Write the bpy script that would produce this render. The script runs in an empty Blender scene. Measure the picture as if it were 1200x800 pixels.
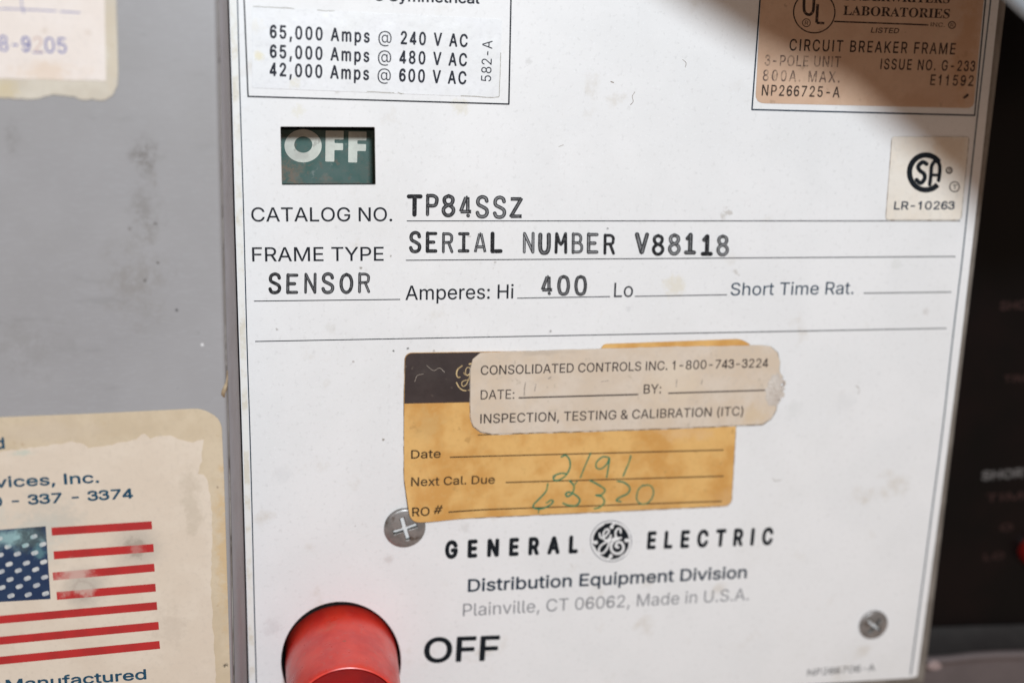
import bpy, math, random, os
import numpy as np
from mathutils import Vector, Matrix
random.seed(7)
S = bpy.context.scene
COL = S.collection

# ---------------------------------------------------------------- camera
W_PX, H_PX, F_PX, DIST = 1200.0, 800.0, 1366.0, 0.20
ex = np.array([7200., -138., 1366.]); ex /= np.linalg.norm(ex)      # plate's right, seen from the camera
ed = np.array([-150., 5690., 1366.]); ed -= ex*ed.dot(ex); ed /= np.linalg.norm(ed)   # plate's down
nn = np.cross(ex, ed)                                               # into the plate
cvx = np.array([ex[0], nn[0], -ed[0]]); cvy = np.array([ex[1], nn[1], -ed[1]]); cvz = np.array([ex[2], nn[2], -ed[2]])
CAM = -DIST*cvz
cam = bpy.data.cameras.new('camera'); camo = bpy.data.objects.new('camera', cam); COL.objects.link(camo)
camo.matrix_world = Matrix(((cvx[0], -cvy[0], -cvz[0], CAM[0]), (cvx[1], -cvy[1], -cvz[1], CAM[1]),
                            (cvx[2], -cvy[2], -cvz[2], CAM[2]), (0, 0, 0, 1)))
cam.sensor_width = 36; cam.lens = F_PX/W_PX*36; cam.clip_start = 0.005; cam.clip_end = 20
cam.dof.use_dof = True; cam.dof.focus_distance = DIST-0.008; cam.dof.aperture_fstop = 7.5
cam.dof.aperture_blades = 7
S.camera = camo

# ---------------------------------------------------------------- light and exposure
w = bpy.data.worlds.new('World'); S.world = w; w.use_nodes = True
w.node_tree.nodes['Background'].inputs[0].default_value = (0.375, 0.275, 0.215, 1)
w.node_tree.nodes['Background'].inputs[1].default_value = 0.85
S.view_settings.view_transform = 'Standard'; S.view_settings.look = 'None'
S.view_settings.gamma = 1; S.view_settings.exposure = 0
def lamp(name, loc, target, size, power, color):
    l = bpy.data.lights.new(name, 'AREA'); l.shape = 'DISK'; l.size = size; l.energy = power; l.color = color
    o = bpy.data.objects.new(name, l); COL.objects.link(o); o.location = loc
    o.rotation_euler = (Vector(target)-Vector(loc)).to_track_quat('-Z', 'Y').to_euler(); return o
LAMP = (0.0, -0.43, 0.20)
lamp('work_lamp', LAMP, (0, 0, 0), 0.066, 2.02, (0.86, 0.955, 1.03))

# ---------------------------------------------------------------- geometry helpers
def at(px, py, h=0.0):
    """point at height h (metres, towards the viewer) over the plate plane for a photo pixel"""
    d = cvx*((px-W_PX/2)/F_PX) + cvy*((py-H_PX/2)/F_PX) + cvz
    t = (-h-CAM[1])/d[1]
    return CAM + d*t
def tag(o, label=None, cat=None, group=None, kind=None):
    for k, v in (('label', label), ('category', cat), ('group', group), ('kind', kind)):
        if v: o[k] = v
    return o
def thing(name, label, cat, loc, group=None):
    o = bpy.data.objects.new(name, None); COL.objects.link(o); o.location = Vector(loc)
    o.empty_display_size = 0.005
    return tag(o, label, cat, group)
def wloc(o):
    v = Vector((0, 0, 0))
    while o: v += o.location; o = o.parent
    return v
def mesh(name, verts, faces, mat, parent=None, smooth=False, uvs=None, origin=None, bevel=0):
    """verts in world space; stored relative to the parent's base"""
    if origin is None: origin = (0, 0, 0) if not parent else tuple(wloc(parent))
    off = np.array(origin)
    me = bpy.data.meshes.new(name)
    vv = (np.array(verts, float)-off)
    me.from_pydata([tuple(v) for v in vv], [], faces)
    me.materials.append(mat)
    if uvs is not None:
        l = me.uv_layers.new(name='UVMap')
        for p in me.polygons:
            for li in p.loop_indices: l.data[li].uv = uvs[me.loops[li].vertex_index]
    if smooth:
        for p in me.polygons: p.use_smooth = True
    me.update()
    o = bpy.data.objects.new(name, me); COL.objects.link(o)
    if parent: o.parent = parent; o.location = Vector(origin)-wloc(parent)
    else: o.location = Vector(origin)
    if bevel:
        b = o.modifiers.new('bevel', 'BEVEL'); b.width = bevel; b.segments = 2; b.limit_method = 'ANGLE'
    return o
def smooth_path(pts, n=6, closed=False):
    P = [np.array(p, float) for p in pts]
    if len(P) < 3: return P
    out = []; N = len(P); rng = range(N if closed else N-1)
    for i in rng:
        p0 = P[(i-1) % N] if (closed or i > 0) else 2*P[0]-P[1]
        p1 = P[i]; p2 = P[(i+1) % N]
        p3 = P[(i+2) % N] if (closed or i+2 < N) else 2*P[-1]-P[-2]
        for k in range(n):
            t = k/n
            out.append(0.5*((2*p1)+(-p0+p2)*t+(2*p0-5*p1+4*p2-p3)*t*t+(-p0+3*p1-3*p2+p3)*t**3))
    if not closed: out.append(P[-1])
    return out
def round_poly(pts, radii, n=6):
    """polygon in pixels with rounded corners"""
    out = []; N = len(pts)
    for i in range(N):
        p = np.array(pts[i], float); a = np.array(pts[i-1], float)-p; b = np.array(pts[(i+1) % N], float)-p
        r = radii[i] if isinstance(radii, (list, tuple)) else radii
        la, lb = np.linalg.norm(a), np.linalg.norm(b)
        r = min(r, la*.48, lb*.48)
        if r < 0.3: out.append(p); continue
        s, e = p+a/la*r, p+b/lb*r
        for k in range(n+1):
            t = k/n; out.append((1-t)**2*s+2*t*(1-t)*p+t*t*e)
    return out
def jag(pts, amp, step, seed=1):
    """roughen an open chain of pixels the way torn paper looks"""
    rnd = random.Random(seed); out = []
    for i in range(len(pts)-1):
        a, b = np.array(pts[i], float), np.array(pts[i+1], float)
        L = np.linalg.norm(b-a); n = max(1, int(L/step)); nrm = np.array([-(b-a)[1], (b-a)[0]])/max(L, 1e-6)
        for k in range(n): out.append(a+(b-a)*k/n+(nrm*rnd.uniform(-amp, amp) if k or i else 0))
    out.append(np.array(pts[-1], float)); return out
def fill2d(loops, h0, h1, bevel=0.0):
    """loops of pixels at height h0 -> prism verts/faces from h0 (front) to h1 (back), holes allowed"""
    cu = bpy.data.curves.new('tmp', 'CURVE'); cu.dimensions = '2D'; cu.fill_mode = 'BOTH'
    for lp in loops:
        sp = cu.splines.new('POLY'); sp.points.add(len(lp)-1); sp.use_cyclic_u = True
        for i, p in enumerate(lp):
            q = at(p[0], p[1], h0)*1000; sp.points[i].co = (q[0], q[2], 0, 1)
    th = (h0-h1)*1000
    cu.extrude = th/2-bevel*1000; cu.bevel_depth = bevel*1000; cu.bevel_resolution = 1; cu.offset = -bevel*1000
    o = bpy.data.objects.new('tmp', cu); me = bpy.data.meshes.new_from_object(o)
    V = [(v.co.x/1000, -(h0+h1)/2-v.co.z/1000, v.co.y/1000) for v in me.vertices]
    F = [tuple(p.vertices)[::-1] for p in me.polygons]
    bpy.data.objects.remove(o); bpy.data.curves.remove(cu); bpy.data.meshes.remove(me)
    return V, F
def sheet(name, loops, h, mat, parent, thick=None, bevel=0.0, origin=None):
    if thick is None: thick = 0.00001
    V, F = fill2d(loops, h, h-thick, bevel)
    return mesh(name, V, F, mat, parent, origin=origin)
def ribbon_px(pts, width, taper=None):
    P = [np.array(p, float) for p in pts]; L = []; R = []; n = len(P)
    for i, p in enumerate(P):
        t = P[min(i+1, n-1)]-P[max(i-1, 0)]; t = t/max(np.linalg.norm(t), 1e-6)
        m = np.array([-t[1], t[0]]); ww = width/2*(taper(i/(n-1)) if taper else 1)
        L.append(p+m*ww); R.append(p-m*ww)
    return P, L, R
def strokes(name, lines, h, mat, parent, width, caps=True, taper=None, n=6, ink=None, closed=False):
    """strokes (pixel polylines) drawn as flat ribbons, all one mesh; uv = (ink, across)"""
    V = []; F = []; U = []
    for si, ln in enumerate(lines):
        wd = width[si] if isinstance(width, (list, tuple)) else width
        ik = ink[si] if isinstance(ink, (list, tuple)) else (ink or 0.5)
        pts = smooth_path(ln, n) if n else [np.array(p, float) for p in ln]
        P, L, R = ribbon_px(pts, wd, taper)
        hh0 = h+si*0.0000022
        b = len(V)
        for qi, (l, p, r) in enumerate(zip(L, P, R)):
            hh = hh0+qi*4e-8
            V += [at(l[0], l[1], hh), at(p[0], p[1], hh), at(r[0], r[1], hh)]; U += [(ik, 0), (ik, .5), (ik, 1)]
        for i in range(len(P)-1):
            a = b+3*i; F += [(a, a+3, a+4, a+1), (a+1, a+4, a+5, a+2)]
        if caps:
            for (c, l, sgn) in ((P[0], L[0], 1), (P[-1], L[-1], -1)):
                b2 = len(V); d = l-c; k = 8
                V.append(at(c[0], c[1], hh)); U.append((ik, .5))
                for j in range(k+1):
                    a = sgn*math.pi*j/k
                    q = c+np.array([d[0]*math.cos(a)-d[1]*math.sin(a), d[0]*math.sin(a)+d[1]*math.cos(a)])
                    V.append(at(q[0], q[1], hh)); U.append((ik, 0))
                for j in range(k): F.append((b2, b2+1+j, b2+2+j))
    return mesh(name, V, F, mat, parent, uvs=U)
def rule(name, a, b, width, h, mat, parent):
    a = np.array(a, float); b = np.array(b, float)
    n = 8; pts = [a+(b-a)*i/n for i in range(n+1)]
    return strokes(name, [pts], h, mat, parent, width, caps=False, n=0)
def disc(cx, cy, r, n=40, ry=None, ph=0):
    ry = ry or r
    return [(cx+r*math.cos(2*math.pi*k/n+ph), cy+ry*math.sin(2*math.pi*k/n+ph)) for k in range(n)]

# ---------------------------------------------------------------- lettering
FD = os.path.join(bpy.utils.resource_path('LOCAL'), 'datafiles', 'fonts')
def bfont(fn):
    try: return bpy.data.fonts.load(os.path.join(FD, fn))
    except Exception: return None
SANS = bfont('Inter.woff2'); MATH = bfont('NotoSansMath-Regular.woff2')
def serif(s):
    return ''.join(chr(0x1D400+ord(c)-65) if 'A' <= c <= 'Z' else c for c in s) if MATH else s
from mathutils.geometry import delaunay_2d_cdt
def glyphs(body, font, bold, sp):
    """filled outline of a piece of text: contours -> constrained triangulation, non-zero winding"""
    cu = bpy.data.curves.new('tmp', 'FONT'); cu.body = body; cu.resolution_u = 3; cu.fill_mode = 'NONE'
    if font: cu.font = font
    o = bpy.data.objects.new('tmp', cu); me = bpy.data.meshes.new_from_object(o)
    V0 = [(v.co.x, v.co.y) for v in me.vertices]; E0 = [tuple(e.vertices) for e in me.edges]
    bpy.data.objects.remove(o); bpy.data.curves.remove(cu); bpy.data.meshes.remove(me)
    if not V0: return np.zeros((0, 2)), []
    nb = {}
    for a, b in E0: nb.setdefault(a, []).append(b); nb.setdefault(b, []).append(a)
    seen = set(); loops = []
    for st in range(len(V0)):
        if st in seen or st not in nb: continue
        lp = [st]; seen.add(st); cur = st
        while True:
            nx = [q for q in nb[cur] if q not in seen]
            if not nx: break
            nx.sort(key=lambda q: abs(q-cur)); cur = nx[0]; lp.append(cur); seen.add(cur)
        if len(lp) > 2: loops.append(lp)
    # keep the vertex order of each contour (index order) so that windings stay meaningful
    D = []
    for lp in loops:
        if len(lp) > 1 and lp[1] < lp[0]: lp = lp[::-1]
        D += [(lp[k], lp[(k+1) % len(lp)]) for k in range(len(lp))]
    vc, ec, fc, _, _, _ = delaunay_2d_cdt([Vector(p) for p in V0], D, [], 0, 1e-6)
    P = np.array([(v.x, v.y) for v in vc]); A = np.array([V0[a] for a, b in D]); B = np.array([V0[b] for a, b in D])
    F = []
    for f in fc:
        c = P[list(f)].mean(0)
        up = (A[:, 1] <= c[1]) & (B[:, 1] > c[1]); dn = (A[:, 1] > c[1]) & (B[:, 1] <= c[1])
        cr = (B[:, 0]-A[:, 0])*(c[1]-A[:, 1])-(c[0]-A[:, 0])*(B[:, 1]-A[:, 1])
        if int((up & (cr > 0)).sum())-int((dn & (cr < 0)).sum()) != 0: F.append(tuple(f))
    return P, F
STEM = .135
OVER = {  # plain grotesque figures as strokes in cap-height units: (strokes, advance)
 '1': ([[(.14, .735), (.26, .755), (.345, .83), (.37, .99)], [(.40, 0), (.40, 1.0)]], .77),
 '3': ([[(.12, .71), (.17, .88), (.37, .94), (.57, .88), (.615, .75), (.55, .59), (.33, .535)], [(.33, .54), (.57, .49), (.66, .31), (.59, .13), (.38, .06), (.17, .12), (.10, .30)]], .77),
 '4': ([[(.515, 0), (.515, .99)], [(.50, .95), (.08, .27)], [(.03, .24), (.71, .24)]], .77),
 '6': ([[(.635, .75), (.57, .89), (.40, .94), (.20, .83), (.115, .58), (.115, .36), (.20, .13), (.39, .06), (.58, .13), (.655, .31), (.58, .50), (.40, .565), (.22, .49), (.14, .38)]], .77),
 '9': ([[(.135, .25), (.20, .11), (.37, .06), (.57, .17), (.655, .42), (.655, .64), (.57, .87), (.38, .94), (.19, .87), (.115, .69), (.19, .50), (.37, .435), (.55, .51), (.63, .62)]], .77),
 'I': ([[(.19, 0), (.19, 1.0)]], .38),
}
_g = {}
def ribbon2(pts, wd, n=5):
    P = smooth_path(pts, n) if len(pts) > 2 else [np.array(p, float) for p in pts]
    P, L, R = ribbon_px(P, wd)
    V = []; F = []
    for l, r in zip(L, R): V += [l, r]
    for i in range(len(P)-1): F.append((2*i, 2*i+1, 2*i+3, 2*i+2))
    return V, F
def glyph(c, font):
    """outline of one character in cap-height units, with its advance"""
    k = (c, font.name if font else '')
    if k in _g: return _g[k]
    if font is SANS and c in OVER:
        st, adv = OVER[c]; V = []; F = []; lay = []
        for q, ln in enumerate(st):
            v, f = ribbon2(ln, STEM); b = len(V); V += list(v); F += [tuple(x+b for x in fc) for fc in f]; lay += [q]*len(v)
        _g[k] = (np.array(V), F, np.array(lay), adv); return _g[k]
    ref = serif('H') if font is MATH else 'H'
    VH, _ = glyphs(ref, font, 0, 1); ch = VH[:, 1].max()-VH[:, 1].min(); l0 = VH[:, 0].min()
    VHH, _ = glyphs(ref+ref, font, 0, 1); advH = (VHH[:, 0].max()-VH[:, 0].max())
    if c == ' ': 
        V3, _ = glyphs(ref+' '+ref, font, 0, 1); _g[k] = (np.zeros((0, 2)), [], np.zeros(0), (V3[:, 0].max()-VHH[:, 0].max())/ch); return _g[k]
    V, F = glyphs(c, font, 0, 1)
    V3, _ = glyphs(c+ref, font, 0, 1); adv = V3[:, 0].max()-VH[:, 0].max()
    _g[k] = (V/ch, F, np.zeros(len(V)), adv/ch); return _g[k]
def text(body, p0, p1, cap, h, mat, parent, bold=0.0, condense=None, font='sans', slant=0.0, name='lettering', wave=0.0):
    """lettering whose baseline runs from pixel p0 to pixel p1 on the plane at height h"""
    f = SANS if font == 'sans' else MATH
    if font == 'serif': body = serif(body)
    A, B = at(*p0, h), at(*p1, h)
    u = (B-A); L = np.linalg.norm(u); u /= L; v = np.array([-u[2], 0, u[0]])
    d = np.array(p1, float)-np.array(p0, float); d /= np.linalg.norm(d); nrm = np.array([d[1], -d[0]])
    C = at(p0[0]+nrm[0]*cap, p0[1]+nrm[1]*cap, h); zs = np.linalg.norm(C-A)
    G = [glyph(c, f) for c in body]
    kx = [1.3 if (c == '@' and condense) else 1.0 for c in body]
    adv = [0.0]
    for g, q in zip(G[:-1], kx): adv.append(adv[-1]+g[3]*q)
    last = G[-1][0][:, 0].max(); first = G[0][0][:, 0].min()
    nat = adv[-1]+last-first; sx = L/zs/nat; sp = 0.0
    if condense: sx = condense; sp = (L/zs/sx-nat)/max(1, len(body)-1)
    bold = max(0, bold)*1.0
    sh = [(0, 0)] if bold < .001 else [(0, 0)]+[(bold*math.cos(k*math.pi/4), bold*math.sin(k*math.pi/4)) for k in range(8)]
    VV = []; FF = []
    for i, g in enumerate(G):
        if not len(g[0]): continue
        X0 = (g[0][:, 0]*kx[i]-first+adv[i]+sp*i)*sx*zs; Z0 = g[0][:, 1]*zs
        for q, (bx, bz) in enumerate(sh[:1] if body[i] == '@' else sh):
            b = len(VV); X = X0+bx*zs; Z = Z0*(1-2*bold)+(bz+bold)*zs
            hh = (q*3+g[2]+(i % 2)*.5)*2.5e-7
            for x, z, e in zip(X, Z, hh):
                p = A+x*u+z*(v+slant*u); VV.append((p[0], p[1]-e, p[2]))
            flip = not (f is SANS and body[i] in OVER)
            FF += [tuple(x+b for x in (fc[::-1] if flip else fc)) for fc in g[1]]
    return mesh(name, VV, FF, mat, parent)

TYPE = {  # typewriter capitals: strokes in a 1 x 1 cell, y up; last number is how fully they inked
 'T': ([[(.02,.93),(.98,.93)], [(.5,.9),(.5,.03)]], 'w'),
 'P': ([[(.15,.97),(.15,.02)], [(.15,.95),(.6,.95),(.88,.84),(.9,.68),(.8,.5),(.55,.45),(.2,.46)]], ''),
 '8': ([[(.5,.97),(.2,.88),(.15,.72),(.3,.56),(.6,.5),(.88,.36),(.9,.18),(.7,.03),(.5,0),(.28,.03),(.1,.18),(.12,.36),(.4,.5),(.7,.56),(.85,.72),(.8,.88),(.5,.97)]], ''),
 '4': ([[(.7,.06),(.7,.06)], [(.68,.24),(.66,.95),(.5,.95),(.12,.3),(.1,.25),(.95,.25)]], 'l'),
 'S': ([[(.86,.78),(.78,.92),(.5,.99),(.22,.92),(.12,.76),(.2,.6),(.5,.5),(.82,.38),(.9,.22),(.78,.06),(.5,0),(.22,.05),(.1,.2)]], ''),
 'Z': ([[(.05,.93),(.9,.93),(.08,.07),(.95,.07)]], 'l'),
 'E': ([[(.12,.97),(.12,.03)], [(.12,.95),(.86,.95)], [(.3,.5),(.68,.5)], [(.12,.04),(.86,.04)]], ''),
 'R': ([[(.12,.97),(.12,.02)], [(.12,.95),(.6,.95),(.84,.85),(.86,.7),(.76,.53),(.2,.5)], [(.6,.47),(.9,.02)]], 't'),
 'I': ([[(.12,.94),(.88,.94)], [(.5,.9),(.5,.06)], [(.12,.05),(.88,.05)]], ''),
 'A': ([[(.06,.02),(.42,.96),(.58,.96),(.94,.02)], [(.25,.28),(.75,.28)]], 'lt'),
 'L': ([[(.2,.97),(.2,.05)], [(.2,.05),(.95,.06)]], 'w'),
 'N': ([[(.1,.0),(.1,.97)], [(.12,.95),(.86,.03)], [(.88,.0),(.88,.97)]], 't'),
 'U': ([[(.12,.96),(.12,.3),(.28,.06),(.5,.02),(.72,.06),(.88,.3),(.88,.96)]], 'w'),
 'M': ([[(.06,.0),(.1,.97)], [(.12,.95),(.5,.4),(.88,.95)], [(.9,.97),(.94,.0)]], 't'),
 'B': ([[(.12,.98),(.12,.0)], [(.12,.96),(.6,.95),(.8,.82),(.78,.62),(.6,.52),(.14,.52)], [(.6,.52),(.86,.4),(.9,.2),(.74,.05),(.14,.03)]], 't'),
 'V': ([[(.05,.96),(.48,.05)], [(.52,.05),(.95,.96)]], 'w'),
 '1': ([[(.28,.78),(.52,.95)], [(.55,.96),(.52,.06)], [(.15,.05),(.88,.05)]], 'w'),
 '0': ([[(.5,.98),(.22,.9),(.1,.66),(.08,.5),(.1,.34),(.22,.1),(.5,.02),(.78,.1),(.9,.34),(.92,.5),(.9,.66),(.78,.9),(.5,.98)]], ''),
 'O': ([[(.5,.98),(.22,.88),(.08,.66),(.06,.5),(.08,.34),(.22,.12),(.5,.02),(.78,.12),(.92,.34),(.94,.5),(.92,.66),(.78,.88),(.5,.98)]], ''),
}
def typed(body, p0, p1, cap, cw, h, mat, parent, seed=1, inks=None):
    rnd = random.Random(seed); n = len(body); lines = []; wd = []; ink = []
    p0 = np.array(p0, float); p1 = np.array(p1, float)
    pitch = (p1-p0-np.array([cw, 0]))/(n-1)
    for i, c in enumerate(body):
        if c == ' ': continue
        o = p0+pitch*i+np.array([rnd.uniform(-.5, .5), rnd.uniform(-.9, .7)])
        st, fl = TYPE[c]; base = inks[i] if inks else rnd.uniform(.2, .7)
        for k, s in enumerate(st):
            pts = [(o[0]+x*cw+(y-.5)*.3, o[1]-y*cap) for x, y in s]
            if len(pts) == 2 and pts[0] == pts[1]: pts[1] = (pts[1][0]+.3, pts[1][1]+.3)
            if 'l' in fl and len(pts) > 2:
                q = []
                for a, b in zip(pts[:-1], pts[1:]): q += [a, (a[0]*.93+b[0]*.07, a[1]*.93+b[1]*.07), (a[0]*.07+b[0]*.93, a[1]*.07+b[1]*.93)]
                pts = q+[pts[-1]]
            lines.append(pts); w_ = cap*.180
            w_ *= 1.22 if 'w' in fl else (.84 if 't' in fl else 1.0)
            wd.append(w_*rnd.uniform(.94, 1.06)); ink.append(min(1, base+(.35 if 'w' in fl else 0)))
    return strokes('typed_lettering', lines, h, mat, parent, wd, n=4, ink=ink)

# ---------------------------------------------------------------- materials
def col4(c): return (c[0], c[1], c[2], 1)
class M:
    def __init__(s, name, rough=.5, metal=0.0, spec=.5):
        s.m = bpy.data.materials.new(name); s.m.use_nodes = True; s.t = s.m.node_tree
        s.b = s.t.nodes['Principled BSDF']; s.b.inputs['Roughness'].default_value = rough
        s.b.inputs['Metallic'].default_value = metal; s.b.inputs['Specular IOR Level'].default_value = spec
        g = s.t.nodes.new('ShaderNodeNewGeometry'); s.pos = g.outputs['Position']; s.c = None; s.bump = None
    def n(s, t): return s.t.nodes.new(t)
    def l(s, a, b): s.t.links.new(a, b)
    def math(s, op, a, b=None, clamp=False):
        x = s.n('ShaderNodeMath'); x.operation = op; x.use_clamp = clamp
        for i, q in enumerate((a, b)):
            if q is None: continue
            if isinstance(q, (int, float)): x.inputs[i].default_value = q
            else: s.l(q, x.inputs[i])
        return x.outputs[0]
    def noise(s, scale, detail=3, rough=.6, stretch=None, seed=0):
        x = s.n('ShaderNodeTexNoise'); x.inputs['Scale'].default_value = scale
        x.inputs['Detail'].default_value = detail; x.inputs['Roughness'].default_value = rough
        mp = s.n('ShaderNodeMapping'); s.l(s.pos, mp.inputs['Vector']); mp.inputs['Location'].default_value = (seed*.37, seed*.11, seed*.71)
        if stretch: mp.inputs['Scale'].default_value = stretch
        s.l(mp.outputs[0], x.inputs['Vector']); return x.outputs['Fac']
    def ramp(s, fac, a, b):
        x = s.n('ShaderNodeMapRange'); x.interpolation_type = 'SMOOTHSTEP'
        x.inputs['From Min'].default_value = a; x.inputs['From Max'].default_value = b; s.l(fac, x.inputs['Value']); return x.outputs[0]
    def base(s, c):
        r = s.n('ShaderNodeRGB'); r.outputs[0].default_value = col4(c); s.c = r.outputs[0]; return s
    def mix(s, fac, c, amt=1.0):
        x = s.n('ShaderNodeMix'); x.data_type = 'RGBA'
        f = s.math('MULTIPLY', fac, amt, True) if not isinstance(fac, (int, float)) else fac
        if isinstance(f, (int, float)): x.inputs[0].default_value = f
        else: s.l(f, x.inputs[0])
        s.l(s.c, x.inputs[6])
        x.inputs[7].default_value = col4(c); s.c = x.outputs[2]; return s
    def vary(s, c, scale, a=.35, b=.65, amt=1.0, **k): return s.mix(s.ramp(s.noise(scale, **k), a, b), c, amt)
    def spot(s, p, r, c, amt, h=0.0, rough=1.0, soft=.75, scale=None, ring=False, sx=1.0, sy=1.0, grain=0):
        """an irregular stain centred on the surface point"""
        q = at(p[0], p[1], h); R = r*.000146
        v = s.n('ShaderNodeVectorMath'); v.operation = 'SUBTRACT'; s.l(s.pos, v.inputs[0]); v.inputs[1].default_value = tuple(q)
        v1 = s.n('ShaderNodeVectorMath'); v1.operation = 'MULTIPLY'; s.l(v.outputs[0], v1.inputs[0]); v1.inputs[1].default_value = (1/sx, 1, 1/sy)
        v2 = s.n('ShaderNodeVectorMath'); v2.operation = 'LENGTH'; s.l(v1.outputs[0], v2.inputs[0])
        nz = s.noise(scale or 1.6/R, 6, .72, seed=p[0]*.01)
        d = s.math('ADD', v2.outputs['Value'], s.math('MULTIPLY', s.math('SUBTRACT', nz, .5), R*rough*2.6))
        f = s.ramp(d, R, R*(1-soft))
        if ring: f = s.math('MULTIPLY', f, s.ramp(d, R*.45, R*.8))
        if grain: f = s.math('MULTIPLY', f, s.ramp(s.noise(grain, 5, .8, seed=9), .36, .60))
        return s.mix(f, c, amt)
    def relief(s, scale, strength, dist=.0001, **k):
        x = s.n('ShaderNodeBump'); x.inputs['Strength'].default_value = strength; x.inputs['Distance'].default_value = dist
        s.l(s.noise(scale, **k), x.inputs['Height'])
        if s.bump: s.l(s.bump, x.inputs['Normal'])
        s.bump = x.outputs[0]; return s
    def roughvar(s, lo, hi, scale, **k):
        x = s.n('ShaderNodeMapRange'); x.inputs['To Min'].default_value = lo; x.inputs['To Max'].default_value = hi
        x.inputs['From Min'].default_value = .3; x.inputs['From Max'].default_value = .7
        s.l(s.noise(scale, **k), x.inputs['Value']); s.l(x.outputs[0], s.b.inputs['Roughness']); return s
    def done(s):
        if s.c: s.l(s.c, s.b.inputs['Base Color'])
        if s.bump: s.l(s.bump, s.b.inputs['Normal'])
        return s.m

DIRT = (.30, .24, .17)
m = M('white_enamel', .42, spec=.45).base((.80, .79, .785)).vary((.74, .735, .73), 60, amt=.55, seed=1)
m.vary((.60, .59, .58), 1300, .54, .72, .42, detail=5).vary((.86, .86, .86), 2300, .58, .72, .6, seed=3)
m.vary((.45, .42, .40), 420, .735, .77, .8, seed=5, detail=2)
m.vary((.58, .52, .44), 110, .60, .76, .55, seed=8, detail=7)
for p, r, c, a in (((790, 335), 17, (.66, .58, .40), .42), ((620, 72), 5, (.55, .54, .52), .45), ((516, 84), 5, (.5, .5, .5), .3),
                   ((540, 125), 12, (.66, .60, .44), .4), ((640, 640), 10, (.6, .6, .58), .2), ((545, 618), 9, (.55, .53, .5), .35),
                   ((350, 130), 9, (.7, .66, .5), .4), ((388, 385), 9, (.6, .57, .52), .25), ((930, 480), 16, (.62, .62, .6), .3),
                   ((990, 470), 18, (.6, .6, .6), .22), ((330, 555), 14, (.6, .6, .6), .25), ((320, 735), 16, (.55, .5, .5), .3),
                   ((455, 655), 7, (.5, .45, .42), .4), ((1085, 365), 6, (.5, .45, .42), .4), ((1050, 310), 9, (.55, .55, .5), .25),
                   ((620, 450), 3.0, (.15, .13, .12), .8), ((645, 388), 2.2, (.15, .13, .12), .7), ((478, 408), 2.0, (.12, .12, .12), .9),
                   ((449, 515), 2.2, (.2, .16, .12), .9), ((461, 411), 1.8, (.1, .1, .1), .9), ((712, 268), 1.8, (.2, .2, .2), .8),
                   ((423, 314), 2.2, (.3, .28, .25), .9), ((458, 300), 1.8, (.3, .28, .25), .8), ((737, 362), 5, (.5, .5, .5), .3)):
    m.spot(p, r, c, a)
m.vary((.60, .56, .50), 9, .50, .78, .30, detail=8, rough=.75, seed=31).vary((.40, .36, .31), 170, .70, .76, .55, seed=41, detail=7)
m.relief(900, .10, .00008).relief(25, .12, .0006, detail=1)
m.roughvar(.34, .52, 300)
ENAMEL = m.done()
m = M('worn_plate_edge', .5).base((.78, .765, .73)).vary((.62, .56, .44), 260, .45, .62, .7, detail=5).vary((.16, .13, .10), 900, .66, .72, .9, detail=4)
EDGE = m.done()
m = M('grey_cabinet_paint', .45).base((.345, .338, .345)).vary((.30, .292, .298), 35, amt=.7).vary((.37, .37, .38), 700, .52, .66, .35, stretch=(1, 1, 6))
m.vary((.25, .25, .25), 420, .70, .76, .4, seed=3)
for p, r, c, a, sx, sy in (((170, 183), 26, (.13, .115, .10), .75, .8, 1), ((170, 250), 28, (.18, .165, .15), .5, .8, 1.4), ((180, 208), 8, (.2, .18, .16), .5, 1, 1.4),
                           ((158, 330), 48, (.22, .20, .18), .5, .9, 1.2), ((15, 165), 16, (.18, .17, .16), .5, .6, 1.6), ((30, 400), 60, (.26, .25, .245), .5, 1, .8),
                           ((182, 262), 3, (.08, .07, .06), .8, 1, 1), ((170, 328), 3, (.08, .07, .06), .8, 1, 1), ((207, 363), 2.6, (.05, .05, .05), .9, 1, 1),
                           ((237, 404), 2.4, (.8, .8, .8), .9, 1, 1), ((185, 308), 2.4, (.1, .09, .08), .8, 1, 1), ((152, 268), 3, (.12, .1, .09), .7, 1, 1)):
    m.spot(p, r, c, a, h=.012, rough=.9, sx=sx, sy=sy, soft=.9, grain=(650 if p[1] > 220 else 1100) if r > 5 else 0)
m.vary((.24, .235, .235), 260, .62, .72, .35, stretch=(.25, 1, 1), seed=14).vary((.28, .27, .265), 14, .45, .7, .6, detail=6, seed=20)
m.relief(500, .16, .0001).relief(1800, .12, .00005)
GREY = m.done()
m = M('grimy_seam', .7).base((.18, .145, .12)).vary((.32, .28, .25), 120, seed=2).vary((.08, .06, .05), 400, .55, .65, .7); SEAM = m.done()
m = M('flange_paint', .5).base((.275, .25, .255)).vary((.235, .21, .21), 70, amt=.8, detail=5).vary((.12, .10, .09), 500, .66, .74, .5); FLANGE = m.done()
m = M('black_lens_panel', .3, spec=.16).base((.003, .0026, .0027)).vary((.006, .0034, .0034), 45, seed=4); m.relief(60, .05, .0005); BLACK = m.done()
m = M('dark_moulding', .6, spec=.2).base((.030, .028, .027)).vary((.02, .018, .018), 90); DARKM = m.done()
m = M('ledge_paint', .5, spec=.3).base((.145, .12, .12)).vary((.12, .10, .10), 80); LEDGE = m.done()
m = M('breaker_moulding', .6).base((.23, .205, .18)).vary((.16, .14, .12), 160, detail=5).vary((.14, .11, .09), 500, .6, .7, .5); MOULD = m.done()
m = M('cavity_black', .8).base((.012, .012, .012)).vary((.02, .018, .016), 200); CAV = m.done()
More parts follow.
